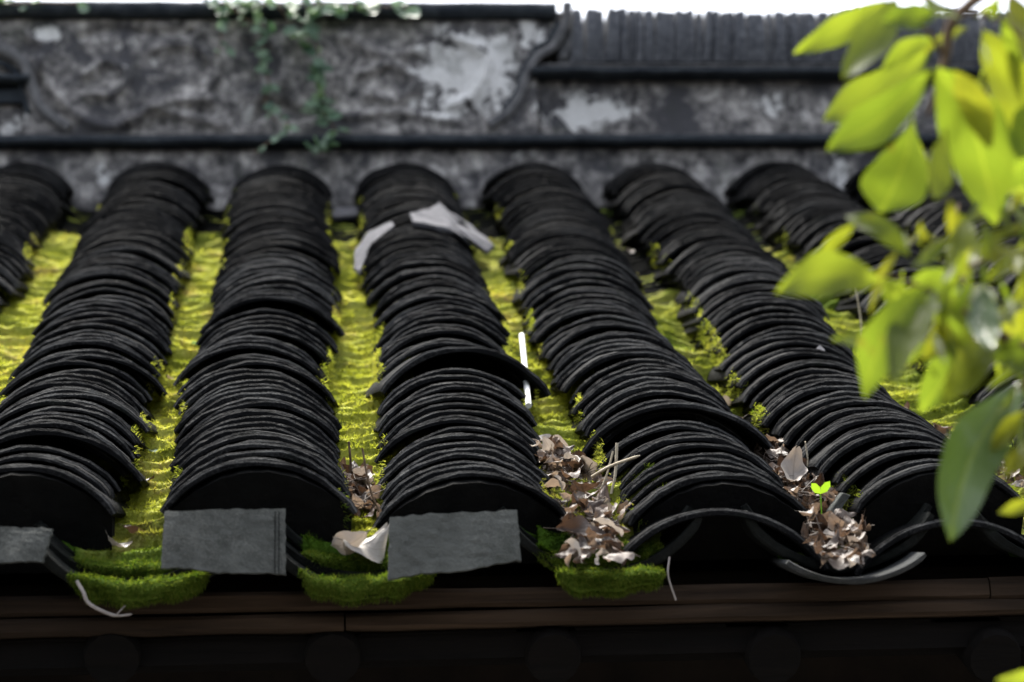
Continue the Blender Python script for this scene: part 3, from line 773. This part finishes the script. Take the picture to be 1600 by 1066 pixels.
heap([(850, 688, 26), (868, 712, 34), (892, 735, 44), (920, 780, 52), (930, 825, 48), (925, 868, 40)], 150, .036, 'long heap between third and fourth ridges', 'long heap', .015, .036)
heap([(1190, 686, 24), (1222, 722, 38), (1258, 765, 42), (1295, 800, 44), (1315, 845, 42), (1320, 878, 36)], 140, .036, 'dark heap between fourth and fifth ridges', 'dark heap', .015, .036, .09)
heap([(1390, 628, 20), (1440, 660, 26), (1490, 695, 30), (1560, 735, 30), (1610, 760, 30)], 36, .022, 'scattered leaves beyond the fifth ridge', 'scatter', .014, .028, .3)
# leaves one can single out
def single(x, y, n, size, label, pale=False, rot=None): return dead(on_roof(x, y, n), size, label, None, pale, rot)
single(572, 845, .03, .062, 'large pale buff leaf folded over the eave between the two grey plates', True, (.5, -.35, .5))
single(540, 850, .03, .05, 'pale crumpled leaf against the right end of the second ridge', True, (.9, .2, 2.5))
single(185, 852, .02, .030, 'small bleached white leaf on the moss at left eave', True, (.3, .2, .4))
single(215, 835, .02, .040, 'rolled brown leaf lying on moss at left eave', False, (.3, .5, .9))
single(220, 750, .025, .032, 'flat dark leaf alone on the moss of the first valley', False, (.1, .2, 0))
single(270, 592, .02, .022, 'tiny brown leaf high on the first moss valley', False, (.1, .2, 1))
single(1128, 628, .02, .040, 'grey flat leaf on the moss right of the fourth ridge', True, (.2, .1, .2))
single(1140, 665, .02, .040, 'upright tan leaf at the edge of the fourth ridge', False, (1.0, .2, 2.2))
single(862, 690, .035, .046, 'broad silvery leaf topping the heap right of the third ridge', True, (.2, .25, .1))
single(918, 782, .045, .044, 'smooth pale brown cupped leaf in the middle of the long heap', False, (.6, .1, .4))
single(915, 830, .04, .060, 'wide mauve grey leaf near the eave end of the long heap', False, (.75, .2, .2))
single(1240, 735, .05, .056, 'tall pale leaf standing upright in the heap right of fourth ridge', True, (.4, -1.0, 1.2))
single(1300, 838, .035, .030, 'small white leaf low in the heap right of fourth ridge', True, (.5, 0, .3))
single(1310, 870, .03, .055, 'flat brown leaf at the eave end of the right heap', False, (.3, .1, .2))
single(985, 392, .02, .022, 'little whitish leaf high in the valley left of the fifth ridge', True)
single(1400, 640, .02, .035, 'curled leaf on moss just left of the sixth ridge', False)
# fragments too small to count
mb = MB()
for poly, cnt in (([(548, 740, 18), (562, 795, 26)], 240), ([(868, 715, 28), (895, 740, 36), (915, 800, 42), (925, 850, 34)], 900), ([(1195, 695, 22), (1262, 765, 36), (1300, 845, 38)], 900), ([(1450, 665, 20), (1590, 750, 26)], 160)):
    for _ in range(cnt):
        t = random.random()*(len(poly)-1); a = int(t); f = t-a
        x, y, w_ = [poly[a][q]*(1-f)+poly[a+1][q]*f for q in range(3)]; p = on_roof(x+random.uniform(-1, 1)*w_, y, random.uniform(.008, .03))
        l = random.uniform(.003, .012); M = Matrix.Translation(p) @ Euler([random.uniform(0, 6.28) for _ in range(3)]).to_matrix().to_4x4()
        mb.add([(-l, 0, 0), (0, -l*.35, l*.15), (l, 0, 0), (0, l*.4, l*.1)], [(0, 1, 2, 3)], False, M)
for poly, cnt in (([(548, 740, 18), (572, 800, 24)], 14), ([(868, 715, 30), (895, 740, 40), (925, 850, 44)], 60), ([(1195, 695, 24), (1262, 765, 40), (1315, 860, 40)], 55)):
    for _ in range(cnt):
        t = random.random()*(len(poly)-1); a = int(t); f = t-a
        x, y, w_ = [poly[a][q]*(1-f)+poly[a+1][q]*f for q in range(3)]; p = on_roof(x+random.uniform(-1, 1)*w_, y, random.uniform(.02, .045))
        d = Vector((random.gauss(0, 1), random.gauss(0, .6), random.gauss(.25, .5))).normalized()*random.uniform(.006, .022)
        mb.tube([p-d, p+Vector((random.gauss(0, .0015), 0, .001)), p+d], [.0005, .0006, .0003], 4)
tag(mb.build('leaf_litter', M_dead), 'crumbled leaf fragments packed between the fallen leaves', 'leaf litter', kind='stuff')

# ------------------------------------------------------------------ sticks, stalks, shards
def stick(name, pts, r, m, label, cat):
    mb = MB(); mb.tube(curve(pts, 6), r, 8); o = mb.build(name, m); tag(o, label, cat); return o
a, b_ = on_roof(815, 524, .060), on_roof(826, 634, .056)
pts = [a.lerp(b_, t/6)+Vector((0, 0, .002*math.sin(t))) for t in range(7)]
stick('cane', [a, a.lerp(b_, .45), a.lerp(b_, .5), a.lerp(b_, .55), b_], .0038, M_white, 'thin bleached white cane lying along the moss right of the third ridge', 'stick')
def upright(x0, y0, x1, y1, n0, name, label, m, r=.0011, bend=.006):
    a = on_roof(x0, y0, n0); Yd = a.y; b_ = at_y(x1, y1, Yd-.01)
    return stick(name, [a, a.lerp(b_, .4)+Vector((bend, 0, 0)), b_], r, m, label, 'stalk')
upright(955, 772, 964, 692, .03, 'dry_stalk', 'tall pointed dry stalk standing in the long leaf heap', M_straw, .0016, .002)
upright(930, 780, 958, 705, .03, 'dry_stalk', 'thin slanted stalk leaning beside the tall pointed one', M_straw, .0012, .003)
upright(592, 800, 566, 700, .03, 'dry_stalk', 'thin dark twig rising from the small heap between second and third ridges', M_twig, .0011, -.003)
upright(545, 750, 545, 690, .02, 'dry_stalk', 'withered brown seed stalk standing in the second moss valley', M_twig, .0014, .002)
upright(1346, 540, 1335, 440, .02, 'dry_stalk', 'wispy pale stalk standing in the valley left of the hanging leaves', M_straw, .0012, .003)
upright(1262, 730, 1258, 690, .04, 'dry_stalk', 'short thin stalk behind the pale upright leaf', M_straw, .0009, .001)
stick('dry_stalk', [on_roof(925, 745, .05), on_roof(955, 728, .07), on_roof(1000, 712, .085)], [.0016]*12+[.0006], M_straw, 'bent straw blade reaching from the long heap towards the fourth ridge', 'stalk')
o = stick('root', [at_y(120, 908, -.075), at_y(130, 925, -.078), at_y(138, 942, -.075), at_y(160, 955, -.07), at_y(182, 962, -.065), at_y(206, 960, -.062)], [.0018]*24+[.0012]*6+[.0006], M_root, 'pale bent root hanging in front of the brown eave board', 'root')
mb = MB(); mb.tube(curve([at_y(182, 961, -.065), at_y(190, 952, -.066), at_y(196, 946, -.066)], 4), .0007, 6); b2 = mb.build('rootlet', M_root); child(b2, o)
stick('root', [at_y(1046, 870, -.06), at_y(1044, 900, -.06), at_y(1056, 938, -.055)], .001, M_root, 'thin faint root hanging below the fourth ridge', 'root')

def shard(name, pix, n, thick, label, m, curve_n=.0):
    P = [on_roof(x, y, n_) for (x, y, n_) in pix]; c = sum(P, Vector())/len(P); k = len(P)
    nr = (P[1]-P[0]).cross(P[2]-P[0]).normalized()
    if nr.dot(N) < 0: nr = -nr
    vs = P+[p-nr*thick for p in P]; fs = [tuple(range(k)), tuple(range(2*k-1, k-1, -1))]+[(i, i+k, (i+1) % k+k, (i+1) % k) for i in range(k)]
    me = mesh(name, vs, fs); o = link(name, me, m); tag(o, label, 'broken tile'); bv = o.modifiers.new('b', 'BEVEL'); bv.width = .0008; bv.segments = 1; return o
# two curved pieces of a pale tile lying over the third ridge near the wall
def arc_piece(k, v, a0, a1, length, yaw, lift, label, m, seed):
    """a piece cut from an arched tile: from angle a0 to a1 (degrees from the crest)"""
    rnd = random.Random(seed); rad = .104; t = .009; nn = 12; vs = []; fs = []; zoff = math.cos(R_(60))*rad
    for j in range(5):
        for s in (0, 1):
            for i in range(nn+1):
                a = R_(a0+(a1-a0)*i/nn); r = rad+t*s
                taper = 1-abs(2*i/nn-1)**3*.35
                y = (j/4-.5)*length*taper+rnd.uniform(-.002, .002)
                vs.append((math.sin(a)*r, y, math.cos(a)*r-zoff))
    K = nn+1
    for j in range(4):
        for i in range(nn):
            a = (j*2+1)*K+i; fs.append((a, a+1, a+2*K+1, a+2*K)); a = j*2*K+i; fs.append((a, a+2*K, a+2*K+1, a+1))
        for i in (0, nn): a = j*2*K+i; q = (a, a+K, a+3*K, a+2*K); fs.append(q if i == 0 else tuple(reversed(q)))
    for i in range(nn):
        fs.append((i, i+1, K+i+1, K+i)); b = 8*K+i; fs.append((b, b+K, b+K+1, b+1))
    me = mesh('broken_tile', vs, fs, False); o = link('broken_tile', me, m)
    o.matrix_world = roof_matrix(col_u(k, v), v, col_h(k, v)+lift, yaw, R_(6), 0); tag(o, label, 'broken tile')
def row_shard(k, pix, lift, thick, label, m, seed):
    """a jagged flat piece bent over row k; pix outlines it in order"""
    rnd = random.Random(seed); top = []
    cx = sum(p[0] for p in pix)/len(pix); cy = sum(p[1] for p in pix)/len(pix)
    def place(x, y, l):
        n = .08
        for _ in range(4):
            u, v = uv_roof(x, y, n); d = u-col_u(k, v); n = col_h(k, v)+.046*(1-min(1.3, (d/.088)**2))+l
        return on_roof(x, y, n)
    ring = []
    for a, b in zip(pix, pix[1:]+pix[:1]):
        for t in (0, .33, .66): ring.append((a[0]*(1-t)+b[0]*t+(rnd.uniform(-1.5, 1.5) if t else 0), a[1]*(1-t)+b[1]*t+(rnd.uniform(-1.2, 1.2) if t else 0)))
    P = [place(x, y, lift) for x, y in ring]; c = place(cx, cy, lift+.002); n_ = len(P)
    vs = P+[c]+[p-N*thick for p in P]+[c-N*thick]; fs = []
    for i in range(n_):
        j2 = (i+1) % n_; fs += [(n_, j2, i), (2*n_+1, n_+1+i, n_+1+j2), (i, j2, n_+1+j2, n_+1+i)]
    o = link('broken_tile', mesh('broken_tile', vs, fs), m); tag(o, label, 'broken tile'); return o
row_shard(2, [(640, 332), (672, 326), (686, 316), (700, 330), (735, 350), (772, 384), (760, 392), (728, 372), (700, 356), (645, 346)], .012, .007, 'pale grey jagged tile piece lying over the crest of the third ridge', M_pale, 1)
row_shard(2, [(552, 418), (556, 388), (575, 362), (612, 346), (616, 352), (588, 370), (572, 392), (562, 424)], .010, .006, 'narrow greenish tile piece on the left flank of the third ridge', M_pale, 2)
shard('tile_shard', [(1296, 800, .040), (1318, 770, .055), (1330, 774, .05), (1308, 806, .035)], 0, .006, 'narrow grey tile shard standing in the leaves right of the fourth ridge', M_grey)
shard('tile_shard', [(518, 325, .02), (566, 322, .02), (568, 334, .016), (520, 338, .016)], 0, .008, 'flat pale shard in the valley left of the third ridge by the wall', M_pale)
shard('tile_shard', [(1273, 546, .084), (1281, 538, .088), (1290, 547, .084), (1281, 553, .082)], 0, .003, 'small pale chip on the crest of the sixth ridge', M_pale)
# two round leaves lying on the moss
def flat_leaf(x, y, rr, label):
    p = on_roof(x, y, .022); vs = [(0, 0, .001)]+[(math.cos(a)*rr*(1.25 if math.cos(a) > 0 else 1), math.sin(a)*rr*.8, .004*math.sin(a*2)) for a in [i*2*math.pi/14 for i in range(14)]]
    o = link('fallen_leaf', mesh('fallen_leaf', vs, [(0, i+1, (i+1) % 14+1) for i in range(14)], True), M_ivy); o.location = p; o.rotation_euler = (AL-.1, .1, .3); tag(o, label, 'leaf')
flat_leaf(311, 538, .011, 'pale green round leaf on the moss left of the second ridge')
flat_leaf(240, 706, .016, 'bright green oval leaf on the moss of the first valley')
flat_leaf(163, 640, .007, 'tiny green leaf on the right flank of the first ridge')
# seedling
sd_ = empty('seedling', on_roof(1282, 772, .058)); bpy.context.view_layer.update(); tag(sd_, 'tiny bright green seedling with two leaves among the brown leaves', 'seedling')
M_seed = leaf_material('seedling_leaf', [(.16, .30, .02), (.2, .36, .03)], .5, .4)
p0 = on_roof(1282, 772, .058)
for (x, y) in ((1297, 752), (1268, 755)):
    q = at_y(x, y, p0.y-.004); d = q-p0; s_ = d.cross(Fw).normalized()*.004
    vs = [p0, p0+d*.35-s_, p0+d*.35+s_, p0+d*.75-s_*.9, p0+d*.75+s_*.9, q]; me = mesh('leaf', vs, [(0, 1, 2), (1, 3, 4, 2), (3, 5, 4)], True); child(link('leaf', me, M_seed), sd_)
mb = MB(); mb.tube([p0-Vector((0, 0, .03)), p0], .0008, 5); child(mb.build('stem', M_seed), sd_)

# ------------------------------------------------------------------ leaf blade generator for living leaves
def blade(base, tip, width, face, droop=0, fold=.25, lobe=0, seed=0, wmax=.5, nu=14, nv=6, bend=0):
    r = random.Random(seed); ax = tip-base; L = ax.length; t = ax.normalized(); s = t.cross(face).normalized(); nrm = s.cross(t).normalized()
    vs = []; fs = []; at = []
    for i in range(nu+1):
        q = i/nu; e = math.log(.5)/math.log(wmax); wv = width/2*math.sin(math.pi*min(1, q**e))**.8 if 0 < q < 1 else .0003
        if lobe and q > .55: wv *= 1+lobe*math.sin((q-.55)*7)
        wv *= 1+.05*math.sin(q*15+seed)
        for j in range(nv+1):
            c = (j/nv-.5)*2
            p = base+t*(L*q)+s*(wv*c+bend*L*math.sin(q*math.pi))+nrm*(fold*wv*(c*c*.7+abs(c)*.3-.4)-droop*L*math.sin(q*math.pi)*1.0+.04*width*math.sin(q*12+c*2+seed))
            vs.append(p); at.append((q, c*(wv/(width/2)), 0))
    K = nv+1
    for i in range(nu):
        for j in range(nv): a = i*K+j; fs.append((a, a+K, a+K+1, a+1))
    me = mesh('leaf', vs, fs, True); a_ = me.attributes.new('lf', 'FLOAT_VECTOR', 'POINT'); a_.data.foreach_set('vector', [x for q in at for x in q]); return me

# ------------------------------------------------------------------ creeper on the wall
ivy = empty('creeper', wz(430, 20, WY-.02)); bpy.context.view_layer.update(); tag(ivy, 'small-leaved green creeper trailing down the plaster panel from the wall top', 'creeper')
rnd = random.Random(21)
def vine(pts, dens, size, spread, off=-.035):
    P = curve([at_y(x, y, WY+off) for x, y in pts], 8); mb = MB(); mb.tube(P, .0016, 5); pt('stem', mb, M_twig, ivy)
    L = sum((b-a).length for a, b in zip(P[:-1], P[1:])); n = int(L*dens)
    for i in range(n):
        q = rnd.random()*(len(P)-1.001); a = int(q); p = P[a].lerp(P[a+1], q-a)
        d = Vector((rnd.uniform(-1, 1), -rnd.uniform(.1, .8), rnd.uniform(-1, .5))).normalized(); l = size*rnd.uniform(.6, 1.3)
        b_ = p+Vector((rnd.gauss(0, spread), rnd.uniform(-.01, .0), rnd.gauss(0, spread*.7)))
        l *= 1.3; me = blade(b_, b_+d*l, l*.85, Vector((rnd.gauss(0, .5), -1, rnd.uniform(.2, 1.2))).normalized(), .08, .3, 0, i, .4, 5, 2)
        child(link('leaf', me, M_ivy), ivy)
vine([(330, 4), (400, 8), (470, 6), (560, 8), (640, 14)], 95, .022, .010, -.04)
vine([(360, 10), (380, 28), (400, 36)], 150, .022, .014)
vine([(400, 10), (412, 60), (408, 95), (420, 130), (414, 168), (432, 190)], 90, .019, .006)
vine([(478, 8), (488, 45), (498, 90), (494, 120), (505, 150), (500, 172)], 165, .023, .008)
vine([(500, 172), (515, 190), (522, 205), (506, 225), (500, 242)], 150, .022, .007, -.05)
vine([(440, 180), (450, 200), (420, 222), (398, 240)], 80, .017, .004, -.05)
vine([(340, 20), (346, 60), (338, 90)], 60, .016, .012)
vine([(-20, 4), (30, 6), (70, 4), (130, 6)], 50, .018, .008, -.03)
vine([(430, 5), (450, 30), (462, 55)], 90, .020, .01)

# ------------------------------------------------------------------ foreground tree
tree = empty('tree', (1.15, -1.0, -3.6)); bpy.context.view_layer.update()
tag(tree, 'leafy tree whose blurred yellow-green branch hangs in front of the roof at right', 'tree')
mb = MB(); mb.tube(curve([(1.25, -1.05, -3.6), (1.18, -1.0, -2.2), (1.24, -.98, -.8), (1.15, -.93, .5), (1.2, -1.0, 1.4)], 8), [.075-.0011*i for i in range(33)], 12); pt('trunk', mb, M_bark, tree)
D = 1.5
def twig(pts, r0, r1):
    P = curve([at_d(x, y, d) for x, y, d in pts], 5); n = len(P); mb = MB(); mb.tube(P, [r0+(r1-r0)*i/(n-1) for i in range(n)], 7); pt('branch', mb, M_twig, tree)
twig([(2350, -500, 1.5), (1900, -200, 1.5), (1650, -80, 1.5), (1500, 20, 1.5), (1478, 90, 1.5), (1462, 150, 1.5), (1450, 180, 1.5)], .007, .0012)
twig([(1478, 90, 1.5), (1440, 40, 1.5), (1380, 0, 1.5)], .002, .001)
twig([(2300, 700, 1.5), (1800, 600, 1.5), (1640, 560, 1.5), (1560, 520, 1.5), (1520, 470, 1.5), (1505, 420, 1.52), (1490, 370, 1.55), (1498, 320, 1.58)], .006, .001)
twig([(1560, 520, 1.5), (1480, 470, 1.5), (1420, 440, 1.5), (1380, 430, 1.5)], .002, .0009)
twig([(1640, 560, 1.5), (1610, 590, 1.45), (1590, 610, 1.45)], .002, .0012)
twig([(1505, 420, 1.52), (1560, 400, 1.5), (1640, 380, 1.5)], .0016, .001)
twig([(1500, 20, 1.5), (1560, 30, 1.5), (1600, 60, 1.5)], .002, .001)
LV = [  # base x,y  tip x,y  width px  kind  wmax  lobe  droop
 (1385, 2, 1240, 84, 44, 'g', .5, 0, .08), (1400, -2, 1316, 122, 56, 'g', .42, 0, .06), (1468, 22, 1376, 30, 42, 'g', .5, 0, .05), (1440, -10, 1500, 30, 40, 'g', .5, 0, .05),
 (1462, 66, 1286, 190, 74, 'g', .6, 0, .05), (1455, 110, 1292, 236, 62, 'g', .55, .1, .04), (1460, 60, 1378, 110, 30, 'g', .5, 0, .0),
 (1427, 180, 1374, 332, 84, 'g', .66, .25, .02), (1427, 200, 1430, 312, 48, 'g', .6, 0, .02),
 (1466, 105, 1556, 352, 96, 'g', .48, 0, .04), (1478, 200, 1462, 312, 44, 'g', .6, 0, .03), (1490, 110, 1548, 232, 44, 'y', .5, 0, .05),
 (1534, 46, 1596, 222, 74, 'y', .5, 0, .03), (1580, -10, 1600, 96, 46, 'y', .5, 0, 0), (1622, 220, 1556, 298, 52, 'g', .5, 0, .05), (1560, -6, 1548, 30, 20, 'g', .5, 0, 0),
 (1422, 402, 1320, 338, 34, 'g', .5, 0, -.12), (1336, 350, 1276, 410, 20, 'y', .5, 0, .04), (1376, 440, 1212, 458, 66, 'g', .5, 0, -.16), (1402, 392, 1360, 490, 22, 'y', .5, 0, .05),
 (1484, 366, 1484, 312, 16, 'y', .5, 0, 0), (1480, 372, 1438, 346, 12, 'y', .5, 0, -.1), (1478, 376, 1436, 408, 16, 'y', .5, 0, -.1), (1500, 350, 1562, 322, 14, 'y', .5, 0, .1), (1505, 335, 1518, 432, 50, 'y', .5, 0, .03),
 (1545, 372, 1600, 352, 20, 'y', .5, 0, .1), (1600, 398, 1538, 442, 26, 'y', .5, 0, -.15), (1540, 380, 1606, 392, 20, 'y', .5, 0, .1), (1555, 348, 1600, 300, 12, 'y', .5, 0, .1), (1520, 390, 1568, 420, 14, 'y', .5, 0, 0),
 (1446, 446, 1352, 622, 60, 'g', .5, 0, -.18), (1480, 460, 1396, 602, 62, 'g', .5, 0, -.12), (1516, 460, 1440, 560, 60, 'y', .5, 0, -.1), (1530, 470, 1436, 644, 66, 'g', .52, 0, -.12), (1500, 440, 1420, 440, 40, 'g', .5, 0, 0),
 (1548, 520, 1470, 632, 52, 'y', .5, 0, -.1), (1540, 450, 1548, 546, 44, 'd', .5, 0, .05), (1612, 484, 1562, 546, 48, 'y', .5, 0, .05), (1500, 450, 1556, 470, 46, 'g', .5, 0, 0),
 (1612, 588, 1484, 846, 88, 'd', .56, 0, -.06), (1604, 640, 1548, 706, 30, 'y', .5, 0, 0), (1622, 690, 1566, 748, 28, 'y', .5, 0, -.1), (1630, 780, 1560, 802, 22, 'y', .5, 0, -.05), (1660, 1050, 1556, 1064, 34, 'g', .5, 0, 0),
 (1625, 560, 1560, 566, 40, 'g', .5, 0, 0), (1640, 420, 1586, 470, 40, 'y', .5, 0, 0), (1640, 150, 1590, 250, 60, 'g', .5, 0, 0), (1560, 240, 1610, 320, 40, 'g', .5, 0, 0),
 (1488, 150, 1540, 130, 34, 'g', .5, 0, 0), (1380, 436, 1436, 500, 40, 'g', .5, 0, 0), (1400, 560, 1300, 530, 34, 'g', .5, 0, -.05), (1500, 480, 1530, 600, 44, 'g', .5, 0, .05),
 (1660, 700, 1700, 860, 60, 'g', .5, 0, 0), (1700, 100, 1760, 260, 70, 'g', .5, 0, 0), (1680, 540, 1740, 660, 70, 'g', .5, 0, 0), (1800, -100, 1740, 60, 70, 'g', .5, 0, 0)]
rnd = random.Random(12)
for cx, cy, sx, sy, n_ in ((1490, 480, 62, 60, 38), (1565, 400, 40, 70, 24), (1490, 360, 40, 30, 9), (1590, 650, 20, 60, 6), (1560, 60, 40, 60, 7)):
    for _ in range(n_):
        x, y = rnd.gauss(cx, sx), rnd.gauss(cy, sy); a = rnd.uniform(.9, 2.6); l = rnd.uniform(34, 85)
        LV.append((x, y, x+math.cos(a)*l*1.1, y+math.sin(a)*l, l*rnd.uniform(.17, .30), rnd.choice('ggggy'), .5, 0, rnd.uniform(-.15, .1)))
for i, (x0, y0, x1, y1, w_, kd, wm, lb, dr) in enumerate(LV):
    d0 = 1.5+rnd.uniform(-.07, .07); d1 = d0+rnd.uniform(-.05, .03)
    face = (-Fw+Vector((rnd.gauss(0, .3), 0, rnd.uniform(.0, .6)))).normalized()
    me = blade(at_d(x0, y0, d0), at_d(x1, y1, d1), w_/FPX*1.5*1.08, face, dr, .22, lb, i, wm, 18, 6, rnd.uniform(-.09, .09))
    child(link('leaf', me, {'g': M_leaf, 'y': M_leaf_y, 'd': M_leaf_d}[kd]), tree)

# ------------------------------------------------------------------ added dark house behind the camera, keeps sky light off the tile fronts
ob = empty('added_blocker_house', (0.5, -6.2, -3.6)); bpy.context.view_layer.update()
tag(ob, 'added unseen dark timber house behind the camera, blocking sky light from the tile fronts', 'house')
mb = MB(); mb.box(-9, 10, -6.6, -6.2, -3.6, 1.2); pt('wall', mb, M_house, ob)
mb = MB(); mb.add([(-9.5, -5.4, .9), (10.5, -5.4, .9), (10.5, -8.4, 2.7), (-9.5, -8.4, 2.7), (-9.5, -5.4, 1.05), (10.5, -5.4, 1.05), (10.5, -8.4, 2.85), (-9.5, -8.4, 2.85)],
                  [(3, 2, 1, 0), (4, 5, 6, 7), (0, 1, 5, 4), (2, 3, 7, 6), (0, 4, 7, 3), (1, 2, 6, 5)]); pt('roof', mb, M_tile, ob)
